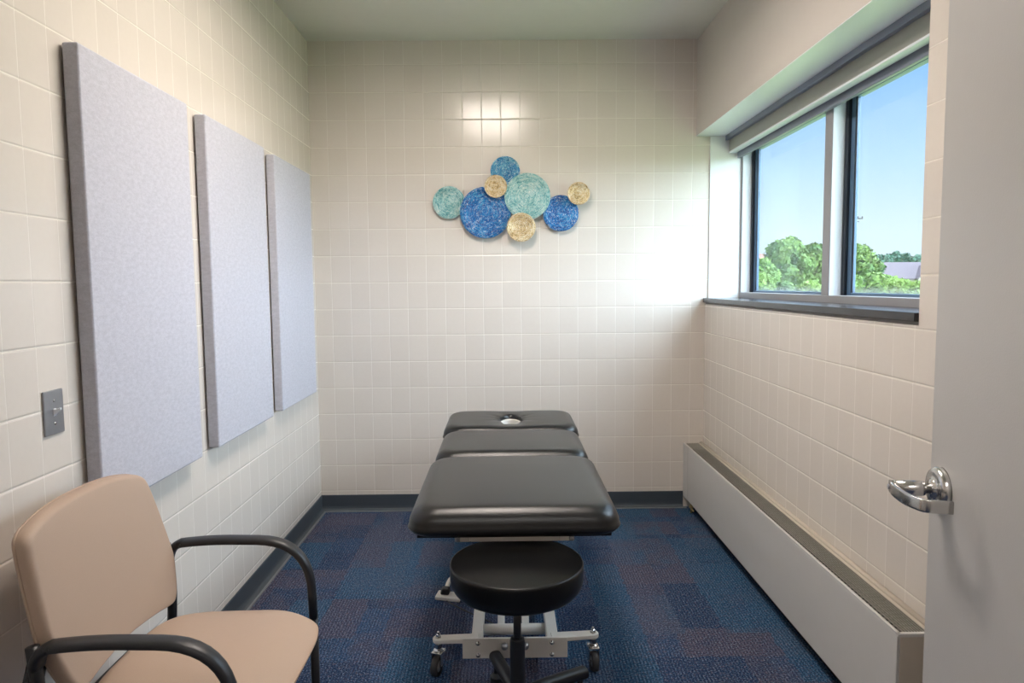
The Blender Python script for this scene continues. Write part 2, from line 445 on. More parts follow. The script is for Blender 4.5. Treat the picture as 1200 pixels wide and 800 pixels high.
# ------------------------------------------------------------------ heater along the right wall
ht = root('radiator_cover', (2.37, -1.2, 0), 'long low pale grey baseboard heater cabinet under the window with slotted top', 'heater')
XH = 2.311; HZ = .413; YE = -2.462
make('front_panel', boxes((XH, XH+.012, YE+.004, -.116, .078, HZ-.004)), M_HEAT, ht, bevel=.002)
make('filler_panel', boxes((XH, XH+.012, -.111, -.001, .074, HZ-.004)), M_HEAT, ht, bevel=.002)
make('end_panel', boxes((XH+.008, RX-.001, YE, YE+.004, .078, HZ-.008)), M_HEATEND, ht, bevel=0)
make('top_rail', boxes((XH, XH+.011, YE, -.001, HZ-.004, HZ+.003), (XH, RX-.001, YE-.001, YE+.012, HZ-.008, HZ+.003)), M_HEAT, ht, bevel=.0015)
make('front_groove', boxes((XH+.0112, XH+.0205, YE+.012, -.001, HZ-.012, HZ-.006)), M_STEEL, ht)
bm = B(); 
nb = 9
for i in range(nb):
    x = XH+.025+i*(.067/(nb-1)); box(bm, x-.0011, x+.0011, YE+.012, -.001, HZ-.0045, HZ)
y = YE+.02
while y < -.1:
    box(bm, XH+.018, XH+.092, y-.0008, y+.0008, HZ-.010, HZ-.0048); y += .024
make('grille', bm, M_GRILLE, ht)
make('filler_cap', boxes((XH+.019, XH+.091, -.16, -.001, HZ-.0095, HZ-.0035)), M_GRILLE, ht)
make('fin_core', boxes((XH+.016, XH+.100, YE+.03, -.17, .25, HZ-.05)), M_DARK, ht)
make('back_ledge', boxes((XH+.093, RX-.001, YE+.012, -.001, HZ-.012, HZ+.001)), M_HEATEND, ht, bevel=.001)
bm = B(); sweep(bm, [(RX-.012, YE+.01, HZ+.004), (RX-.012, -.004, HZ+.004)], .020, .014, n=10)
make('wall_trim', bm, M_HEATEND, ht, sm=True)
make('toe_gap_shade', boxes((XH+.06, XH+.066, YE+.01, -.004, 0, .10)), M_DARK, ht)  # dark plate put in for the black shadow of the floor gap
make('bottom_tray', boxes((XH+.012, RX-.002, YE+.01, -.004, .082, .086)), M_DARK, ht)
bm = B(); tube(bm, (XH+.022, -.125, .0), (XH+.022, -.125, .085), .007); lathe(bm, [(0, 0), (.014, 0), (.014, .01), (.009, .014), (0, .014)], (XH+.022, -.125, .03))
tube(bm, (XH+.022, -.125, .03), (XH+.022, -.18, .028), .006)
make('pipe_valve', bm, M_BRASS, ht, sm=True)

# ------------------------------------------------------------------ door
ang = math.radians(9.0)
LX = Vector((2.125, -2.885, 0))                       # latch edge, room face
along = Vector((-math.sin(ang), -math.cos(ang), 0))    # from latch to hinge
nrm_ = Vector((-math.cos(ang), math.sin(ang), 0))      # towards the room's middle
DW, DT, DH = 1.12, .045, 2.13
dr = root('door_1', LX+along*DW, kind='structure')
def P(s, n, z): return LX + along*s + nrm_*n + Vector((0, 0, z))
def slab(bm, s0, s1, n0, n1, z0, z1):
    vs = [bm.verts.new(P(s, n, z)) for s in (s0, s1) for n in (n0, n1) for z in (z0, z1)]
    for f in ((0,1,3,2), (4,6,7,5), (0,4,5,1), (2,3,7,6), (0,2,6,4), (1,5,7,3)): bm.faces.new([vs[i] for i in f])
bm = B(); slab(bm, 0, DW, -DT, 0, .008, DH); make('door_leaf', bm, M_DOOR, dr, bevel=.002)
bm = B(); slab(bm, -.0015, .0005, -DT/2-.014, -DT/2+.014, .90, 1.07); make('latch_plate', bm, M_STEEL, dr, bevel=.0005)
RS, RZ = .058, .988
rc = P(RS, 0, RZ)
bm = B(); lathe(bm, [(0, 0), (.047, 0), (.0475, .006), (.046, .012), (.042, .0165), (.034, .018), (.026, .0175), (.020, .020), (.019, .024), (0, .024)], rc, nrm_, 64)
hd = make('door_handle', bm, M_CHROME, dr, sm=True)
bm = B(); lathe(bm, [(0, .02), (.0105, .02), (.0105, .034), (.0155, .037), (.0165, .045), (.0165, .096), (0, .096)], rc, nrm_, 40)
make('neck', bm, M_CHROME, hd, sm=True)
path = fillet([P(RS-.014, .098, RZ), P(RS+.022, .104, RZ), P(RS+.085, .104, RZ), P(RS+.128, .086, RZ), P(RS+.134, .036, RZ)], [.014, .025, .010], 8)
bm = B(); sweep(bm, path, .0085, .026, n=24, power=6)
make('lever', bm, M_CHROME, hd, sm=True)
bm = B(); lathe(bm, [(0, 0), (.006, 0), (.006, .0015), (0, .0015)], P(RS-.006, .1045, RZ), nrm_, 16)
make('key_plug', bm, M_STEEL, hd, sm=True)
# other side lever and hinges
rc2 = P(RS, -DT, RZ); bm = B(); lathe(bm, [(0, 0), (.047, 0), (.046, .012), (.030, .018), (.012, .020), (.012, .06), (0, .06)], rc2, -nrm_, 40)
sweep(bm, fillet([P(RS-.008, -DT-.06, RZ), P(RS+.09, -DT-.058, RZ), P(RS+.118, -DT-.02, RZ)], .02), .0095, .024, n=16, power=4)
make('door_handle', bm, M_CHROME, dr, sm=True)
for z in (.25, 1.07, 1.9):
    bm = B(); p = P(DW+.004, -.002, z); tube(bm, p, p+Vector((0, 0, .11)), .007); make('hinge', bm, M_STEEL, dr, sm=True)

# ------------------------------------------------------------------ ceiling lights (out of view, the room one is mirrored in the tiles, the corridor one is added fill)
def ceiling_light(x0, x1, y0, y1, strength, label, col=CEIL_COL):
    c = root('ceiling_light', ((x0+x1)/2, (y0+y1)/2, CZ), label, 'ceiling light')
    t = .03; dz = .065  # frame hangs low as an unseen skirt, added to darken the wall tops
    make('frame', boxes((x0-t, x0, y0-t, y1+t, CZ-dz, CZ-.001), (x1, x1+t, y0-t, y1+t, CZ-dz, CZ-.001),
        (x0, x1, y0-t, y0, CZ-dz, CZ-.001), (x0, x1, y1, y1+t, CZ-dz, CZ-.001)), M_WHITE, c, bevel=.002)
    make('diffuser', boxes((x0, x1, y0, y1, CZ-.018, CZ-.006)), emit('diffuser_glow', col, strength), c)
ceiling_light(.84, 1.34, -2.45, -1.25, CEIL_LIGHT, 'skirted ceiling light mirrored in the back wall tiles')
ceiling_light(.60, 1.80, -5.40, -4.90, CORRIDOR_FILL, 'added fill light in the corridor behind the viewer', (1.0, .96, .93))

# ------------------------------------------------------------------ acoustic panels
def panel(y0, y1, z0, z1, label):
    bm = boxes((.006, .050, y0, y1, z0, z1))
    o = make('acoustic_panel', bm, M_FELT, None, bevel=.007, seg=3)
    meta(o, label, 'acoustic panel', 'grey felt panels on the left wall')
    c = Vector((0, (y0+y1)/2, (z0+z1)/2)); o.data.transform(Matrix.Translation(-c)); o.location = c
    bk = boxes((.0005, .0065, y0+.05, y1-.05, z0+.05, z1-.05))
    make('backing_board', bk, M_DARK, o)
panel(-2.462, -1.810, .800, 2.090, 'pale grey felt wall panel nearest the light switch')
panel(-1.660, -1.000, .800, 2.090, 'pale grey felt wall panel, the middle one of three')
panel(-.855, -.215, .800, 2.085, 'pale grey felt wall panel nearest the back corner')

# ------------------------------------------------------------------ light switch
sw = root('light_switch', (0, -2.583, 1.112), 'grey steel toggle light switch on the tiled left wall', 'light switch')
make('cover_plate', boxes((.0005, .0065, -2.622, -2.544, 1.054, 1.170)), M_STEEL, sw, bevel=.0025, seg=3)
bm = B()
v0 = [(.0065, -.0055, -.013), (.0065, .0055, -.013), (.0065, .0055, .013), (.0065, -.0055, .013)]
rings(bm, [[Vector((x, -2.583+y, 1.112+z)) for x, y, z in lp] for lp in
    ([(.005, -.0058, -.012), (.005, .0058, -.012), (.005, .0058, .010), (.005, -.0058, .010)],
     [(.011, -.0045, -.005), (.011, .0045, -.005), (.011, .0045, .008), (.011, -.0045, .008)],
     [(.024, -.0035, .006), (.024, .0035, .006), (.024, .0035, .012), (.024, -.0035, .012)])])
make('toggle', bm, M_FRAMEW, sw, bevel=.001)
for z in (1.112-.030, 1.112+.030):
    bm = B(); lathe(bm, [(0, 0), (.0042, 0), (.004, .0012), (.002, .002), (0, .002)], (.0062, -2.583, z), (1, 0, 0), 16)
    make('screw', bm, M_CHROME, sw, sm=True)

# ------------------------------------------------------------------ wall sculpture of woven discs
def disc_mat(name, stops, cen, R, metal=0., rough=.35):
    m, t, b = newmat(name)
    pos = worldpos(t)
    sub = node(t, 'ShaderNodeVectorMath', operation='SUBTRACT'); t.links.new(pos, sub.inputs[0]); sub.inputs[1].default_value = cen
    s = node(t, 'ShaderNodeSeparateXYZ'); t.links.new(sub.outputs[0], s.inputs[0])
    r = math_(t, 'SQRT', math_(t, 'ADD', math_(t, 'MULTIPLY', s.outputs[0], s.outputs[0]), math_(t, 'MULTIPLY', s.outputs[2], s.outputs[2])))
    a = math_(t, 'ARCTAN2', s.outputs[2], s.outputs[0])
    seed = (cen[0]*37+cen[2]*11) % 10
    # rough spiral of wire: noise stretched along the turn
    cv = node(t, 'ShaderNodeCombineXYZ')
    t.links.new(math_(t, 'MULTIPLY', math_(t, 'SINE', a), math_(t, 'MULTIPLY', r, 14)), cv.inputs[0])
    t.links.new(math_(t, 'MULTIPLY', math_(t, 'COSINE', a), math_(t, 'MULTIPLY', r, 14)), cv.inputs[1])
    t.links.new(math_(t, 'ADD', math_(t, 'MULTIPLY', r, 190), seed), cv.inputs[2])
    n1 = noise(t, cv.outputs[0], 1.6, 3, .7, .4)
    n2 = noise(t, pos, 120, 3, .8)
    n3 = noise(t, pos, 16, 3, .6, .6)
    f = math_(t, 'ADD', math_(t, 'MULTIPLY', n1, .48), math_(t, 'ADD', math_(t, 'MULTIPLY', n2, .30), math_(t, 'MULTIPLY', n3, .22)))
    rp = node(t, 'ShaderNodeValToRGB'); t.links.new(smooth(t, f, .34, .66), rp.inputs[0])
    el = rp.color_ramp.elements
    el[0].position = 0; el[0].color = stops[0]; el[1].position = 1; el[1].color = stops[-1]
    for i, c in enumerate(stops[1:-1]):
        e = el.new((i+1)/(len(stops)-1)); e.color = c
    fl = noise(t, cv.outputs[0], 3.4, 3, .8, .5); fl2 = noise(t, pos, 75, 4, .85)
    fk = smooth(t, math_(t, 'ADD', math_(t, 'MULTIPLY', fl, .6), math_(t, 'MULTIPLY', fl2, .4)), .54, .59, 0, .9)
    dk = smooth(t, noise(t, pos, 75, 3, .85), .42, .34, 0, .6)
    cc = mixc(t, dk, rp.outputs[0], stops[0]); cc = mixc(t, fk, cc, srgb(240, 238, 232))
    t.links.new(cc, b.inputs['Base Color'])
    b.inputs['Metallic'].default_value = metal; b.inputs['Roughness'].default_value = rough
    wv = math_(t, 'SINE', math_(t, 'ADD', math_(t, 'MULTIPLY', r, 2*PI/.0085), math_(t, 'ADD', a, math_(t, 'MULTIPLY', n3, 3))))
    bump(t, b, math_(t, 'ADD', math_(t, 'MULTIPLY', wv, .0006), math_(t, 'ADD', math_(t, 'MULTIPLY', n1, .006), math_(t, 'MULTIPLY', n2, .0015))), 1., 1.)
    return m
TEAL = [srgb(30, 100, 108), srgb(90, 166, 170), srgb(146, 200, 200), srgb(188, 218, 212), srgb(226, 232, 222)]
BLUE = [srgb(0, 34, 92), srgb(0, 74, 150), srgb(0, 108, 186), srgb(16, 140, 204), srgb(110, 190, 215)]
BLUT = [srgb(0, 52, 104), srgb(0, 112, 176), srgb(40, 140, 195), srgb(110, 190, 210), srgb(220, 235, 235)]
GOLD = [srgb(120, 92, 52), srgb(196, 162, 108), srgb(226, 198, 150), srgb(234, 218, 182), srgb(250, 242, 222)]
art = root('wall_sculpture', (1.2, -.005, 1.95), 'metal wall art of eight overlapping textured discs in blue, teal and gold', 'wall art')
discs = [  # x, z, radius (px at the wall), stand-off, colours, label
    (.845, 1.936, .0995, .020, TEAL, 'small pale teal disc at the left end'),
    (1.193, 2.124, .0905, .018, BLUT, 'blue disc at the top'),
    (1.069, 1.872, .157, .034, BLUE, 'largest disc, deep blue'),
    (1.327, 1.968, .141, .040, TEAL, 'large pale teal disc'),
    (1.134, 2.027, .069, .060, GOLD, 'small gold disc on the large blue one'),
    (1.287, 1.779, .0885, .062, GOLD, 'gold disc at the bottom'),
    (1.532, 1.865, .1105, .030, BLUE, 'blue disc at the right'),
    (1.640, 1.981, .069, .056, GOLD, 'small gold disc at the right end')]
for x, z, R, d, st, lb in discs:
    k = (4.37-d)/4.37*1.0
    bm = B(); x2 = x; z2 = z
    prof = [(0, 0)] + [(R*.2*i, .0016*(i*.2)**2*6) for i in range(1, 5)] + [(R-.001, .012), (R, .0105), (R-.001, .009)] + [(R*.2*i, .0016*(i*.2)**2*6-.0022) for i in range(4, 0, -1)] + [(0, -.002)]
    lathe(bm, prof, (x2, -d+.006, z2), (0, -1, 0), 64)
    o = make('disc', bm, disc_mat('woven_metal', st, (x2, -d, z2), R, metal=.15 if st is not GOLD else .55, rough=.38), art, sm=True)
    o['label'] = lb
bm = B()
pts = [(x, -min(d-.010, .012), z) for x, z, R, d, st, lb in discs]
for i, j in ((0, 2), (2, 4), (4, 1), (2, 3), (3, 5), (3, 6), (6, 7), (2, 5)):
    tube(bm, pts[i], pts[j], .003, 8)
for (x, z, R, d, st, lb) in discs: tube(bm, (x, -.0005, z), (x, -d+.009, z), .005, 8)
make('wire_bracket', bm, M_TUBE, art)

# ------------------------------------------------------------------ treatment table
TX = 1.208
tb = root('treatment_table', (TX, -1.25, 0), 'padded black treatment table on a cream wheeled lifting base, in three sections', 'treatment table')

def rrect(hw, hl, r, n=10):
    """rounded rectangle outline, anticlockwise from angle 0; n points per corner"""
    out = []
    for cx, cy, a0 in ((hw-r, hl-r, 0), (-hw+r, hl-r, PI/2), (-hw+r, -hl+r, PI), (hw-r, -hl+r, 1.5*PI)):
        for i in range(n):
            a = a0+PI/2*i/(n-1); out.append((cx+r*math.cos(a), cy+r*math.sin(a)))
    return out

def cushion(y0, y1, hw, z0, z1, edge, corner, dome=.006, hole=None):
    cy = (y0+y1)/2; hl = (y1-y0)/2; bm = B()
    # even sampling of long sides as well
    raw = rrect(hw, hl, corner, 10); base = []
    for i, p in enumerate(raw):
        q = raw[(i+1) % len(raw)]; d = math.hypot(q[0]-p[0], q[1]-p[1]); k = max(1, int(d/.035))
        for j in range(k): base.append((p[0]+(q[0]-p[0])*j/k, p[1]+(q[1]-p[1])*j/k))
    def inset(k):
        o = []
        for x, y in base:
            sx = (hw-k)/hw; sy = (hl-k)/hl; o.append((x*sx, y*sy))
        return o
    def top(x, y):
        e = (1-abs(x/hw)**2.5)*(1-abs(y/hl)**2.5)
        z = z1 - dome + dome*max(e, 0)
        if hole:
            d = math.hypot((x-hole[0])/hole[2], (y-hole[1])/hole[3])
            z -= .014*math.exp(-max(d-1, 0)*1.6)
            a = math.atan2(y-hole[1], x-hole[0])
            z -= .003*math.cos(a*10)*math.exp(-max(d-1, 0)*2.2)
        return z
    loops = []
    def L3(pts, zf): loops.append([Vector((TX+x, cy+y, zf(x, y))) for x, y in pts])
    L3(inset(.10), lambda x, y: z0) if not hole else None
    L3(inset(.03), lambda x, y: z0)
    L3(inset(.008), lambda x, y: z0+.002)
    L3(inset(.0), lambda x, y: z0+.012)
    H = z1-dome-z0-.012
    L3(inset(-.004), lambda x, y: z0+.012+(H-edge)*.5)
    for i in range(0, 9):
        a = PI/2*i/8; k = edge*(1-math.cos(a)); zz = z1-dome-edge+edge*math.sin(a)
        L3(inset(k), (lambda zz, a: (lambda x, y: zz+(top(x, y)-(z1-dome))*math.sin(a)))(zz, a))
    if not hole:
        ins = inset(edge)
        for s in (.93, .82, .66, .48, .30, .14):
            L3([(x*s, y*s) for x, y in ins], top)
        rings(bm, loops)
    else:
        ins = inset(edge); hx, hy, ha, hb = hole
        def hp(p, g):
            a = math.atan2((p[1]-hy)/1, (p[0]-hx)/1); return (hx+ha*g*math.cos(a), hy+hb*g*math.sin(a))
        for s in (.12, .28, .45, .62, .78, .90, 1.0):
            pts = []
            for p in ins:
                q = hp(p, 1.06); pts.append((p[0]*(1-s)+q[0]*s, p[1]*(1-s)+q[1]*s))
            L3(pts, top)
        for g, dz in ((1.0, .006), (.965, .016), (.95, .03)):
            L3([hp(p, g) for p in ins], (lambda dz: (lambda x, y: z1-.016-dz))(dz))
        L3([hp(p, .97) for p in ins], lambda x, y: z0)
        rings(bm, loops, closed_ends=False, wrap=True)
    return make('cushion', bm, M_VINYL, tb, sm=True)

ZT = .705
cushion(-2.165, -1.385, .355, ZT-.098, ZT,   .058, .078, .010)['label'] = 'long black leg section cushion nearest the stool'
cushion(-1.362, -.838, .345, ZT-.092, ZT-.002, .054, .072, .010)['label'] = 'short black middle cushion'
hc = cushion(-.812, -.300, .357, ZT-.092, ZT-.002, .050, .078, .008, hole=(.0, -.01, .062, .130)); hc['label'] = 'black head cushion with a face hole'
bm = B(); rings(bm, [[Vector((TX+a*math.cos(2*PI*i/48), -.566+b*math.sin(2*PI*i/48), z)) for i in range(48)] for a, b, z in ((.0605, .127, .612), (.0605, .127, .668), (.055, .118, .662), (.054, .117, .612))], closed_ends=False, wrap=True)
make('hole_lining', bm, M_CREAM, hc, sm=False)
# deck boards and upper frame
make('deck_board', boxes((TX-.325, TX+.325, -2.125, -1.42, ZT-.112, ZT-.099)), M_DARK, tb, bevel=.003)
make('deck_board', boxes((TX-.315, TX+.315, -1.34, -.86, ZT-.104, ZT-.091)), M_DARK, tb, bevel=.003)
zf = ZT-.112
make('upper_frame', boxes((TX-.185, TX-.150, -2.09, -.40, zf-.028, zf), (TX+.150, TX+.185, -2.09, -.40, zf-.028, zf),
    (TX-.150, TX+.150, -2.09, -2.055, zf-.028, zf), (TX-.150, TX+.150, -.44, -.40, zf-.045, zf), (TX-.150, TX+.150, -1.40, -1.36, zf-.045, zf)), M_CREAM, tb, bevel=.003)
for s in (-1, 1):
    bm = B(); x = TX+s*.193
    box(bm, x-.010, x+.010, -2.085, -2.05, zf-.030, zf-.002)
    lathe(bm, [(0, 0), (.007, 0), (.007, .006), (0, .006)], (x, -2.085, zf-.020), (0, -1, 0), 12)
    make('frame_bracket', bm, M_STEEL, tb, bevel=.002)
for s in (-1, 1):
    make('rest_strut', boxes((TX+s*.20-.008, TX+s*.20+.008, -.84, -.40, ZT-.108, ZT-.091)), M_STEEL, tb, bevel=.002)
# lower frame
make('base_plate', boxes((TX-.192, TX+.192, -1.938, -1.928, .070, .146)), M_CREAM, tb, bevel=.002)
for s in (-1, 1):
    for z in (.083, .128):
        bm = B(); lathe(bm, [(0, 0), (.0085, 0), (.0085, .002), (.006, .002), (.006, .006), (.0045, .008), (0, .008)], (TX+s*.135, -1.938, z), (0, -1, 0), 12)
        make('bolt', bm, M_CHROME, tb, sm=True)
for s in (-1, 1):
    bm = B(); lathe(bm, [(0, 0), (.013, 0), (.012, .012), (.006, .018), (0, .018)], (TX+s*.038, -1.938, .118), (0, -1, 0), 20)
    make('adjuster_knob', bm, M_STEEL, tb, sm=True)
for s in (-1, 1):
    bm = B(); x = TX+s*.140
    box(bm, x-.021, x+.021, -1.930, -.55, .085, .132)
    make('base_rail', bm, M_CREAM, tb, bevel=.004)
bm = B(); tube(bm, (TX-.128, -1.76, .090), (TX+.128, -1.76, .090), .021, 24); make('cross_tube', bm, M_CREAM, tb, sm=True)
bm = B(); tube(bm, (TX-.128, -.60, .110), (TX+.128, -.60, .110), .021, 24); make('cross_tube', bm, M_CREAM, tb, sm=True)
for s in (-1, 1):
    # pair of lift arms in the middle
    bm = B(); x = TX+s*.048-.004
    vs = [(-1.765, .075), (-1.735, .075), (-.86, .555), (-.90, .575)]
    rings(bm, [[Vector((x-.014, y, z)) for y, z in vs], [Vector((x+.014, y, z)) for y, z in vs]])
    make('lift_arm', bm, M_CREAM, tb, bevel=.003)
for s in (-1, 1):
    bm = B(); x = TX+s*.112
    vs = [(-.66, .100), (-.62, .100), (-1.50, .560), (-1.55, .560)]
    rings(bm, [[Vector((x-.008, y, z)) for y, z in vs], [Vector((x+.008, y, z)) for y, z in vs]])
    make('lift_arm', bm, M_CREAM, tb, bevel=.003)
bm = B(); tube(bm, (TX+.0, -1.55, .11), (TX+.0, -1.15, .42), .028, 20); tube(bm, (TX, -1.15, .42), (TX, -.98, .55), .014, 16)
make('lift_motor', bm, M_BLACK, tb, sm=True)
bm = B(); sweep(bm, bez((TX-.06, -1.7, .06), (TX-.1, -1.55, .03), (TX-.16, -1.5, .01), (TX-.30, -1.34, .012)), .006, .006, n=8)
make('pedal_cable', bm, M_BLACK, tb, sm=True)
# caster outriggers
def caster(cx, cy, turn):
    f = Vector((math.sin(turn), math.cos(turn), 0)); sd_ = Vector((f.y, -f.x, 0)); r = .036
    hub = Vector((cx, cy, r))
    bm = B(); lathe(bm, [(0, -.010), (r*.55, -.010), (r*.6, -.006), (r*.6, .006), (r*.55, .010), (0, .010)], hub, sd_, 28)
    wh = make('caster_wheel', bm, M_FRAME, tb, sm=True)
    bm = B(); rings(bm, [[hub+sd_*a+(f*math.cos(2*PI*j/32)+Vector((0, 0, 1))*math.sin(2*PI*j/32))*rr for j in range(32)] for a, rr in ((-.011, r*.6), (-.012, r*.93), (-.007, r), (.007, r), (.012, r*.93), (.011, r*.6))], closed_ends=False)
    make('tyre', bm, M_RUBBER, wh, sm=True)
    top = hub + f*.024
    bm = B()
    for s in (-1, 1):
        a = [hub+sd_*s*.0165+f*u+Vector((0, 0, v)) for u, v in ((-.009, -.004), (.009, -.004), (.038, .044), (-.004, .050))]
        b2 = [p+sd_*s*.003 for p in a]; rings(bm, [a, b2])
    a = [hub+sd_*p+f*u+Vector((0, 0, .046)) for p, u in ((-.0195, -.006), (.0195, -.006), (.0195, .040), (-.0195, .040))]
    rings(bm, [a, [p+Vector((0, 0, .004)) for p in a]])
    lathe(bm, [(0, .049), (.020, .049), (.020, .055), (.013, .062), (.013, .068), (0, .068)], (hub+f*.018)-Vector((0, 0, r)), Vector((0, 0, 1)), 24) if False else None
    c0 = hub+f*.018; lathe(bm, [(0, .048), (.019, .048), (.019, .055), (.012, .060), (.012, .078), (0, .078)], (c0.x, c0.y, r), (0, 0, 1), 24)
    tube(bm, hub-sd_*.021, hub+sd_*.021, .005, 10)
    make('caster_fork', bm, M_CHROME, tb, bevel=.001)
    return c0
def outrigger(s, turn, tipx, tipy):
    zz = .128; a = Vector((TX+s*.135, -1.90, zz)); b = Vector((tipx, tipy, zz))
    d = (b-a).normalized(); sd_ = Vector((-d.y, d.x, 0)); bm = B()
    L0 = []
    for z in (zz-.008, zz+.008):
        q = [a-sd_*.024, b-sd_*.024*0.85]
        arc = [b+(sd_*(-math.cos(t))+d*math.sin(t))*.0205 for t in [PI*i/12 for i in range(13)]]
        lp = [a-sd_*.024]+arc+[a+sd_*.024]
        L0.append([Vector((p.x, p.y, z)) for p in lp])
    rings(bm, L0); make('outrigger', bm, M_CREAM, tb, bevel=.003)
    bm = B(); lathe(bm, [(0, 0), (.013, 0), (.013, .003), (.009, .003), (.009, .012), (.005, .015), (.005, .021), (0, .021)], (b.x, b.y, zz+.008), (0, 0, 1), 6)
    make('bolt', bm, M_CHROME, tb)
CT = .018
for s, tx, ty, tn in ((-1, TX-.283, -1.905, .30), (1, TX+.292, -1.885, -.10)):
    f = Vector((math.sin(tn), math.cos(tn), 0)); outrigger(s, tn, tx, ty); caster(tx-f.x*CT, ty-f.y*CT, tn)
for s in (-1, 1):
    tn = PI; tx, ty = TX+s*.26, -.56; f = Vector((math.sin(tn), math.cos(tn), 0))
    zz = .128; a = Vector((TX+s*.13, -.62, zz)); bm = B(); box(bm, min(a.x, tx), max(a.x, tx)+.0, -.60, -.555, zz-.008, zz+.008)
    make('outrigger', bm, M_CREAM, tb, bevel=.003); caster(tx-s*.02-f.x*CT, -.578-f.y*CT, tn)

# foot control beside the table
fp = root('foot_control', (.90, -1.27, 0), 'cream foot pedal with a black tread on the carpet under the treatment table', 'foot pedal')
bm = B()
vs = [(.850, -1.305), (.965, -1.335), (.975, -1.27), (.862, -1.235)]
rings(bm, [[Vector((x, y, .001)) for x, y in vs], [Vector((x, y, .020)) for x, y in vs]])
make('pedal_base', bm, M_CREAM, fp, bevel=.005)
bm = B(); vs = [(.872, -1.295), (.915, -1.305), (.922, -1.255), (.88, -1.245)]
rings(bm, [[Vector((x, y, .020)) for x, y in vs], [Vector(((x-.896)*.8+.896, (y+1.275)*.8-1.275, .048)) for x, y in vs]])
make('pedal_tread', bm, M_BLACK, fp, bevel=.008, seg=3)
bm = B(); sweep(bm, bez((.90, -1.255, .018), (.90, -1.225, .05), (.915, -1.19, .06), (.94, -1.17, .062)), .022, .016, n=10)
make('pedal_arm', bm, M_CREAM, fp, sm=True)
bm = B(); lathe(bm, [(0, 0), (.014, .002), (.019, .014), (.014, .026), (0, .028)], (.94, -1.168, .045), (0, 0, 1), 20); tube(bm, (.94, -1.168, .0), (.94, -1.168, .05), .007, 10)
make('pedal_knob', bm, M_BLACK, fp, sm=True)

# ------------------------------------------------------------------ stool
SX, SY = 1.213, -2.222
st = root('rolling_stool', (SX, SY, 0), 'round black padded stool on a five-legged base in front of the table', 'stool')
bm = B()
lathe(bm, [(0, .455), (.170, .455), (.184, .457), (.195, .463), (.204, .473), (.210, .486), (.2130, .502), (.2135, .525), (.2140, .540), (.2135, .546), (.2115, .550),
           (.208, .5512), (.2045, .551), (.200, .5515), (.185, .5535), (.15, .556), (.10, .558), (.05, .559), (0, .5592)], (SX, SY, 0), n=80)
make('seat', bm, M_VINYL2, st, sm=True)
bm = B(); lathe(bm, [(0, .430), (.09, .430), (.095, .434), (.095, .4545), (0, .4545)], (SX, SY, 0), n=40)
make('seat_plate', bm, M_TUBE, st, bevel=.001)
bm = B(); lathe(bm, [(0, .20), (.0125, .20), (.0125, .44), (0, .44)], (SX, SY, 0), n=24); make('gas_lift', bm, M_TUBE, st, sm=True)
bm = B(); lathe(bm, [(0, .06), (.0245, .06), (.0245, .285), (.0225, .294), (.016, .297), (0, .297)], (SX, SY, 0), n=32); make('column', bm, M_BLACK, st, bevel=.0005)
bm = B(); lathe(bm, [(0, .055), (.045, .055), (.050, .062), (.048, .115), (.036, .128), (0, .130)], (SX, SY, 0), n=32); make('hub', bm, M_BLACK, st, sm=True)
for k in range(5):
    a = math.radians(34+72*k); d = Vector((math.cos(a), math.sin(a), 0))
    bm = B(); pts = [Vector((SX, SY, .100))+d*.02, Vector((SX, SY, .098))+d*.12, Vector((SX, SY, .086))+d*.285]
    sweep(bm, pts, .046, .040, n=20, power=2.4)
    lg = make('leg', bm, M_BLACK, st, bevel=.003)
    e = Vector((SX, SY, 0))+d*.262
    bm = B(); lathe(bm, [(0, 0), (.022, 0), (.026, .004), (.024, .022), (.016, .030), (.010, .034), (.010, .075), (0, .075)], e, n=20)
    make('glide', bm, M_BLACK, lg, bevel=.0008)

# ------------------------------------------------------------------ armchair
AY = -2.665
ch = root('armchair', (.39, AY, 0), 'tan padded armchair with black arms against the left wall', 'chair')
# seat: rounded, waterfall front
def pad(outline, z0, z1, edge, topf, cx, cy, name, mat):
    bm = B(); loops = []
    def ins(k): return [((x-cx)*(1-k/abs(.26))+cx, (y-cy)*(1-k/.26)+cy) for x, y in outline]
    loops.append([Vector((x, y, z0)) for x, y in ins(.06)])
    loops.append([Vector((x, y, z0+.004)) for x, y in ins(.015)])
    loops.append([Vector((x, y, z0+.018)) for x, y in ins(.002)])
    for i in range(9):
        a = PI/2*i/8; k = edge*(1-math.cos(a))
        loops.append([Vector((x, y, (z1-edge+edge*math.sin(a)) + topf(x, y)*math.sin(a))) for x, y in ins(k)])
    for s in (.85, .65, .45, .25, .1):
        loops.append([Vector(((x-cx)*s+cx, (y-cy)*s+cy, z1+topf((x-cx)*s+cx, (y-cy)*s+cy))) for x, y in ins(edge)])
    rings(bm, loops); return make(name, bm, mat, ch, sm=True)
def superout(x0, x1, y0, y1, p, n=72, taper=0):
    cx, cy = (x0+x1)/2, (y0+y1)/2; o = []
    for i in range(n):
        a = 2*PI*i/n; c, s = math.cos(a), math.sin(a)
        x = math.copysign(abs(c)**(2/p), c); y = math.copysign(abs(s)**(2/p), s)
        o.append((cx+x*(x1-x0)/2, cy+y*(y1-y0)/2*(1+taper*x)))
    return o
SXC = .426
pad(superout(.192, .660, AY-.252, AY+.252, 4.2, taper=.03), .440, .504, .036,
    lambda x, y: .006-.05*max(0, (x-.50)/.16)**2 - .010*((y-AY)/.26)**2, SXC, AY, 'seat', M_TAN)
bm = B(); o = superout(.174, .62, AY-.232, AY+.232, 4.2, taper=.03); rings(bm, [[Vector((x, y, .417)) for x, y in o], [Vector((x, y, .478)) for x, y in o]])
make('seat_pan', bm, M_BLACK, ch, bevel=.004)
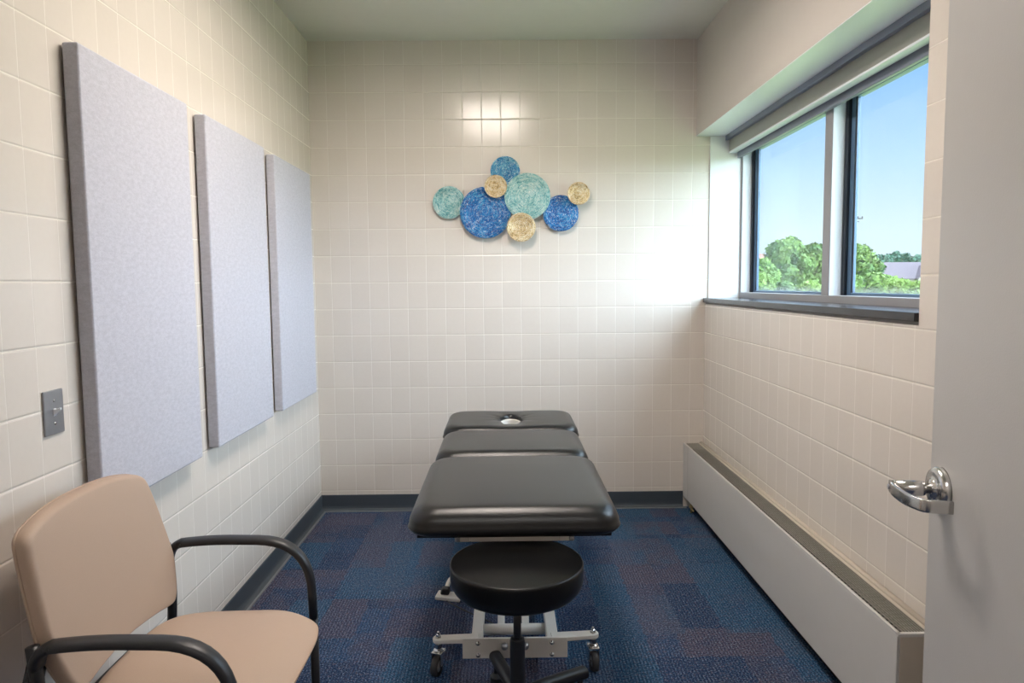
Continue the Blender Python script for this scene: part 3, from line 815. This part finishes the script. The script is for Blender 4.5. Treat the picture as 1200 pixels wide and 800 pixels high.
# backrest: a hexagonal pad with curved edges, wrapping and leaning
def backrest():
    lean = math.radians(13.0)
    zc = .713; n = 96
    ctrl = [(.00, .222), (.12, .219), (.215, .208), (.285, .188), (.306, .146), (.322, .030), (.328, -.050), (.324, -.080), (.304, -.135), (.284, -.170), (.250, -.188), (.15, -.180), (0, -.172)]
    # ctrl: (half width at side +, height) from top centre to bottom centre
    full = ctrl + [(-a, b) for a, b in ctrl[-2:0:-1]]
    # smooth closed outline by Catmull-Rom
    out = []
    m = len(full)
    for i in range(m):
        p0, p1, p2, p3 = (full[(i+k-1) % m] for k in range(4))
        for j in range(5):
            t = j/5; q = []
            for c in (0, 1):
                q.append(.5*((2*p1[c])+(-p0[c]+p2[c])*t+(2*p0[c]-5*p1[c]+4*p2[c]-p3[c])*t*t+(-p0[c]+3*p1[c]-3*p2[c]+p3[c])*t**3))
            out.append(tuple(q))
    def pos(u, v, d):
        # u sideways, v up along pad, d thickness towards the room; wraps forward at the sides
        wrap = .012*(u/.30)**2
        x = .133 + d + wrap - math.tan(lean)*v
        return Vector((x, AY+u*.853, zc+math.cos(lean)*v))
    T = .047; e = .020; loops = []
    for s, d in ((.25, 0), (.6, 0), (.93, 0), (.975, .003), (.995, .010), (1, .018)):
        loops.append([pos(u*s, v*s, d) for u, v in out])
    for i in range(7):
        a = PI/2*i/6; s = 1-.055*(1-math.cos(a)); loops.append([pos(u*s, v*s, T-e+e*math.sin(a)) for u, v in out])
    for s in (.85, .7, .5, .3, .12): loops.append([pos(u*s, v*s, T+.006*(1-s*s)) for u, v in out])
    bm = B(); rings(bm, loops)
    bk = make('backrest', bm, M_TAN, ch, sm=True)
    # piping seam round the front edge
    bm = B(); pp = [pos(u*1.0, v*1.0, .014) for u, v in out]; pp.append(pp[0])
    R = []
    cen = pos(0, 0, .014)
    for i, p in enumerate(pp[:-1]):
        d = (pp[i+1]-pp[i-1 if i else -2]).normalized(); ax = (p-cen).normalized(); b2 = d.cross(ax).normalized()
        R.append([p+(ax*math.cos(2*PI*j/6)+b2*math.sin(2*PI*j/6))*.0022 for j in range(6)])
    rings(bm, R, wrap=True); make('piping', bm, M_TAN, bk, sm=True)
    return pos
bpos = backrest()
for s in (-1, 1):
    y = AY+s*.300
    yb = AY+s*.300
    # arm: from the back post forward, curving down to the front leg
    arm = fillet([(.178, y-s*.004, .630), (.190, y, .674), (.29, y, .686), (.592, y, .680), (.600, y, .44)], [.035, .08, .15], 10)
    bm = B(); sweep(bm, arm, .046, .026, upv=Vector((0, 1, 0)).cross(Vector((0, 0, 1))), n=20, power=2.6) if False else None
    # section: wide across y, thin in the plane of the arm
    loops = []
    for i, p in enumerate(arm):
        d = (arm[min(i+1, len(arm)-1)]-arm[max(i-1, 0)]).normalized(); sd_ = Vector((0, 1, 0)); u = sd_.cross(d).normalized()
        sd_ = d.cross(u).normalized()
        t = i/(len(arm)-1); wd = .046*(.75 if t < .02 else 1); wd = .030+(.046-.030)*min(1, max(0, (1-t)*4)) ; th = .024
        lp = []
        for j in range(20):
            a = 2*PI*j/20; c, q = math.cos(a), math.sin(a)
            lp.append(p+sd_*math.copysign(abs(c)**.8, c)*wd/2+u*math.copysign(abs(q)**.8, q)*th/2)
        loops.append(lp)
    rings(bm, loops); make('armrest', bm, M_BLACK, ch, sm=True)
    bm = B(); sweep(bm, [(.600, y, .445), (.600, y, .2), (.606, y, .012)], .024, .026, upv=Vector((1, 0, 0)), n=16)
    lg = make('leg', bm, M_TUBE, ch, sm=True)
    bm = B(); lathe(bm, [(0, 0), (.014, 0), (.015, .004), (.0145, .018), (0, .018)], (.606, y, 0), n=16); make('foot_cap', bm, M_BLACK, lg, sm=True)
    bm = B(); rear = fillet([(.105, y, .012), (.175, y, .40), (.184, y, .56), (.172, y-s*.004, .675)], .08, 6)
    sweep(bm, rear, .030, .026, upv=Vector((1, 0, 0)), n=16); lg = make('leg', bm, M_TUBE, ch, sm=True)
    bm = B(); lathe(bm, [(0, 0), (.014, 0), (.015, .004), (.0145, .018), (0, .018)], (.105, y, 0), n=16); make('foot_cap', bm, M_BLACK, lg, sm=True)
    # bracket that carries the backrest
    bm = B(); sweep(bm, [(.172, y, .60), (.155, y-s*.04, .62), (.136, AY+s*.18, .63)], .040, .012, n=12, power=4)
    make('back_bracket', bm, M_BLACK, ch, sm=True)
    bm = B(); sweep(bm, [(.178, y, .425), (.38, y-s*.01, .414), (.598, y, .420)], .022, .026, n=12); make('side_rail', bm, M_TUBE, ch, sm=True)
for x in (.21, .53):
    bm = B(); tube(bm, (x, AY-.298, .408), (x, AY+.298, .408), .011, 14); make('cross_rail', bm, M_TUBE, ch, sm=True)

# ------------------------------------------------------------------ outside
GZ = -4.2
def grass():
    m, t, b = newmat('lawn_grass'); p = worldpos(t)
    n1 = noise(t, p, .35, 5); n2 = noise(t, p, 6, 4)
    c = mixc(t, n1, srgb(146, 160, 98), srgb(170, 184, 116)); c = mixc(t, math_(t, 'MULTIPLY', n2, .4), c, srgb(120, 150, 60))
    t.links.new(c, b.inputs['Base Color']); b.inputs['Roughness'].default_value = .9; return m
def leafmat(name, a, b_, c_):
    m, t, b = newmat(name); p = worldpos(t)
    g = node(t, 'ShaderNodeNewGeometry')
    c = mixc(t, g.outputs['Random Per Island'], a, b_)
    c = mixc(t, smooth(t, noise(t, p, .7, 3), .4, .7), c, c_)
    t.links.new(c, b.inputs['Base Color']); b.inputs['Roughness'].default_value = .7
    b.inputs['Transmission Weight'].default_value = 0
    b.inputs['Specular IOR Level'].default_value = .2
    return m
bm = B(); box(bm, 2.87, 900, -300, 1100, GZ-.3, GZ); box(bm, -500, 2.87, .16, 1100, GZ-.3, GZ)
meta(make('lawn_ground', bm, grass()), kind='structure')
LM1 = leafmat('leaf_mid', srgb(84, 112, 56), srgb(116, 142, 74), srgb(68, 104, 62))
LM2 = leafmat('leaf_bright', srgb(106, 138, 66), srgb(136, 162, 88), srgb(90, 124, 64))
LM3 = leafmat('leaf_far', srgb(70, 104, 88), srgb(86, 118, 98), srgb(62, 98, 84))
M_BARK = plain('bark', srgb(84, 70, 58), .9, var=.2)

def at(px, py, Y):
    """the point seen at pixel px,py of the 1200x800 frame, at depth Y along the room axis"""
    d = fw + rt*((px-600)/F_PX) - up*((py-400)/F_PX)
    return CAM + d*((Y-CAM.y)/d.y)

def tree(name, x, y, htop, rad, mat, label, group=None, n=5200, leaf=.16, lumps=26, squash=.8, seed=1, cat='tree', trunk=True):
    n = int(n*1.7); leaf = leaf*.85
    """crown of lumps carrying many small leaves; htop is the world z of the top"""
    rnd = random.Random(seed)
    r = root(name, (x, y, GZ), label, cat, group)
    cz = htop-rad*squash; c = Vector((x, y, cz)); L_ = []
    for i in range(lumps):
        a = rnd.uniform(0, 2*PI); q = rnd.uniform(-.75, 1); k = math.sqrt(max(0, 1-q*q))*rnd.uniform(.6, 1)
        rr = rad*rnd.uniform(.16, .36)
        L_.append((c+Vector((math.cos(a)*k*(rad-rr), math.sin(a)*k*(rad-rr), q*(rad*squash-rr))), rr))
    L_.append((c, rad*.5))
    bm = B()
    for i in range(n):
        cc, rr = L_[rnd.randrange(len(L_))]
        d = Vector((rnd.gauss(0, 1), rnd.gauss(0, 1), rnd.gauss(0, 1))).normalized()
        p = cc+d*rr*rnd.uniform(.78, 1.25)
        nn = (d+Vector((rnd.gauss(0, .5), rnd.gauss(0, .5), rnd.gauss(0, .5)))).normalized()
        s, u = frame_at(nn, Vector((rnd.gauss(0, 1), rnd.gauss(0, 1), rnd.gauss(0, 1))))
        sz = leaf*rnd.uniform(.6, 1.3)
        bm.faces.new([bm.verts.new(q) for q in (p-s*sz, p+u*sz*.6, p+s*sz, p-u*sz*.6)])
    for cc, rr in L_:
        bmesh.ops.create_icosphere(bm, subdivisions=2, radius=rr*.74, matrix=Matrix.Translation(cc))
    me = bpy.data.meshes.new('crown'); bmesh.ops.translate(bm, verts=bm.verts, vec=-Vector((x, y, GZ))); bm.to_mesh(me); bm.free()
    me.materials.append(mat); o = bpy.data.objects.new('crown', me); COL.objects.link(o); o.parent = r
    if trunk:
        bm = B(); tube(bm, (x, y, GZ), (x, y, cz), rad*.09, 10, rad*.05); make('trunk', bm, M_BARK, r, sm=True)
    return r

def tree_px(name, px, py_top, Y, wpx, mat, label, **kw):
    p = at(px, py_top, Y); d = (p-CAM).dot(fw); tree(name, p.x, p.y, p.z, wpx/2*d/F_PX, mat, label, **kw)
G1 = 'broadleaf trees outside the window'
tree_px('broadleaf_tree', 922, 279, 34, 66, LM1, 'green leafy tree rising highest, seen through the left window pane', group=G1, seed=3, squash=.95)
tree_px('broadleaf_tree', 954, 286, 37, 62, LM1, 'green leafy tree seen beside the window mullion, right of the tallest', group=G1, seed=5, squash=.95)
tree_px('broadleaf_tree', 896, 302, 30, 40, LM2, 'low light green tree at the far left of the left pane', group=G1, seed=8, squash=1.1, n=3600)
tree_px('broadleaf_tree', 1003, 287, 41, 60, LM1, 'dark green tree at the left edge of the right window pane', group=G1, seed=11, squash=.95)
tree_px('broadleaf_tree', 1012, 316, 29, 70, LM2, 'bright green bushy tree low in the right pane, below the dark one', group=G1, seed=13, n=5200, squash=.8)
tree_px('broadleaf_tree', 1048, 326, 25.2, 66, LM2, 'bright green bushy tree low in the right pane before the house', group=G1, seed=17, n=5200, squash=.8)
tree_px('broadleaf_tree', 1096, 322, 21.5, 60, LM2, 'bright green bushy tree at the right edge of the right pane', group=G1, seed=19, n=4200, squash=.9)
tree_px('broadleaf_tree', 1030, 322, 33, 44, LM1, 'small mid green tree before the grey roofed house', group=G1, seed=23, n=2600, squash=.9)
G3 = 'low shrubs under the trees outside the window'
tree_px('shrub', 893, 326, 21, 30, LM2, 'low light green shrub at the bottom left corner of the left pane', group=G3, seed=61, n=2200, cat='shrub', squash=1)
tree_px('shrub', 920, 331, 22.5, 36, LM1, 'low green shrub at the bottom of the left pane under the tallest tree', group=G3, seed=62, n=2200, cat='shrub', squash=1)
tree_px('shrub', 952, 328, 20, 40, LM2, 'low light green shrub at the bottom of the left pane beside the mullion', group=G3, seed=63, n=2200, cat='shrub', squash=1)
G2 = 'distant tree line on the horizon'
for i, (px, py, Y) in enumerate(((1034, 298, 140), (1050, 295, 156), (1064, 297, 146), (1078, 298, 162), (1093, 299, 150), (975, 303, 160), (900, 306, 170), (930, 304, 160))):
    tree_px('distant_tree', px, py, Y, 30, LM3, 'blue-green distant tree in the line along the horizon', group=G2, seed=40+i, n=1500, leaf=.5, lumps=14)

# houses
M_ROOF = plain('grey_shingle', srgb(92, 82, 88), .85, var=.1, vscale=3)
M_SIDING = plain('white_siding', srgb(200, 198, 194), .7, var=.02)
M_BEIGE = plain('beige_siding', srgb(184, 160, 134), .7, var=.04)
M_RROOF = plain('red_brown_shingle', srgb(132, 98, 86), .85, var=.1, vscale=3)
M_WIN = plain('house_window', srgb(70, 84, 100), .2, var=.05)
def house(name, cx, cy, lx, ly, eave, ridge, wall, roof, label, wins=3):
    r = root(name, (cx, cy, GZ), label, 'house')
    bm = B(); rings(bm, [[Vector((cx+sx*lx/2, cy+a, z)) for a, z in ((-ly/2, GZ), (ly/2, GZ), (ly/2, eave), (0, ridge-.25), (-ly/2, eave))] for sx in (-1, 1)])
    make('wall', bm, wall, r)
    bm = B()
    for s in (-1, 1):
        q = [(0, ridge), (s*(ly/2+.6), eave-.35), (s*(ly/2+.6), eave-.15), (0, ridge+.22)]
        rings(bm, [[Vector((cx+sx*(lx/2+.5), cy+a, z)) for a, z in q] for sx in (-1, 1)])
    make('roof', bm, roof, r)
    # cross gable with white face towards us
    bm = B(); gx = cx+lx*.18
    rings(bm, [[Vector((gx+a, yy, z)) for a, z in ((-2.2, GZ), (2.2, GZ), (2.2, eave-.1), (0, eave+(ridge-eave)*.75), (-2.2, eave-.1))] for yy in (cy-ly/2-.8, cy)])
    make('gable', bm, wall, r)
    bm = B()
    for s in (-1, 1):
        q = [(0, eave+(ridge-eave)*.75), (s*2.6, eave-.35), (s*2.6, eave-.15), (0, eave+(ridge-eave)*.75+.22)]
        rings(bm, [[Vector((gx+a, yy, z)) for a, z in q] for yy in (cy-ly/2-1.1, cy)])
    make('gable_roof', bm, roof, r)
    for i in range(wins):
        x = cx-lx*.38+i*lx*.2; bm = B(); box(bm, x-.5, x+.5, cy-ly/2-.06, cy-ly/2+.01, eave-1.9, eave-.6)
        make('window', bm, M_WIN, r)
p = at(1050, 322, 88); e = at(1050, 325, 88).z; rg = at(1050, 309, 92).z
house('house', p.x+1, 92, 21, 8, e, rg, M_SIDING, M_ROOF, 'pale house with a grey shingle roof, seen beyond the trees in the right pane')
p = at(889, 330, 62)
house('house', p.x-3.5, 66, 10, 8, at(889, 312, 62).z, at(889, 300, 66).z, M_BEIGE, M_RROOF, 'beige house with a reddish roof, half hidden at the left pane edge', wins=2)
# lattice pole with cross arms, seen just right of the mullion
p = at(1001, 256, 70)
pl = root('utility_pole', (p.x, p.y, GZ), 'thin utility pole with short cross arms against the sky in the right pane', 'utility pole')
bm = B(); tube(bm, (p.x, p.y, GZ), (p.x, p.y, p.z+.4), .10, 10, .06); make('pole', bm, M_RUBBER, pl)
bm = B(); box(bm, p.x-.9, p.x+.9, p.y-.06, p.y+.06, p.z-.06, p.z+.06); box(bm, p.x-.5, p.x+.5, p.y-.06, p.y+.06, p.z-.36, p.z-.28)
for dx in (-.85, -.4, .4, .85): box(bm, p.x+dx-.05, p.x+dx+.05, p.y-.05, p.y+.05, p.z+.06, p.z+.22)
make('cross_arm', bm, M_RUBBER, pl)
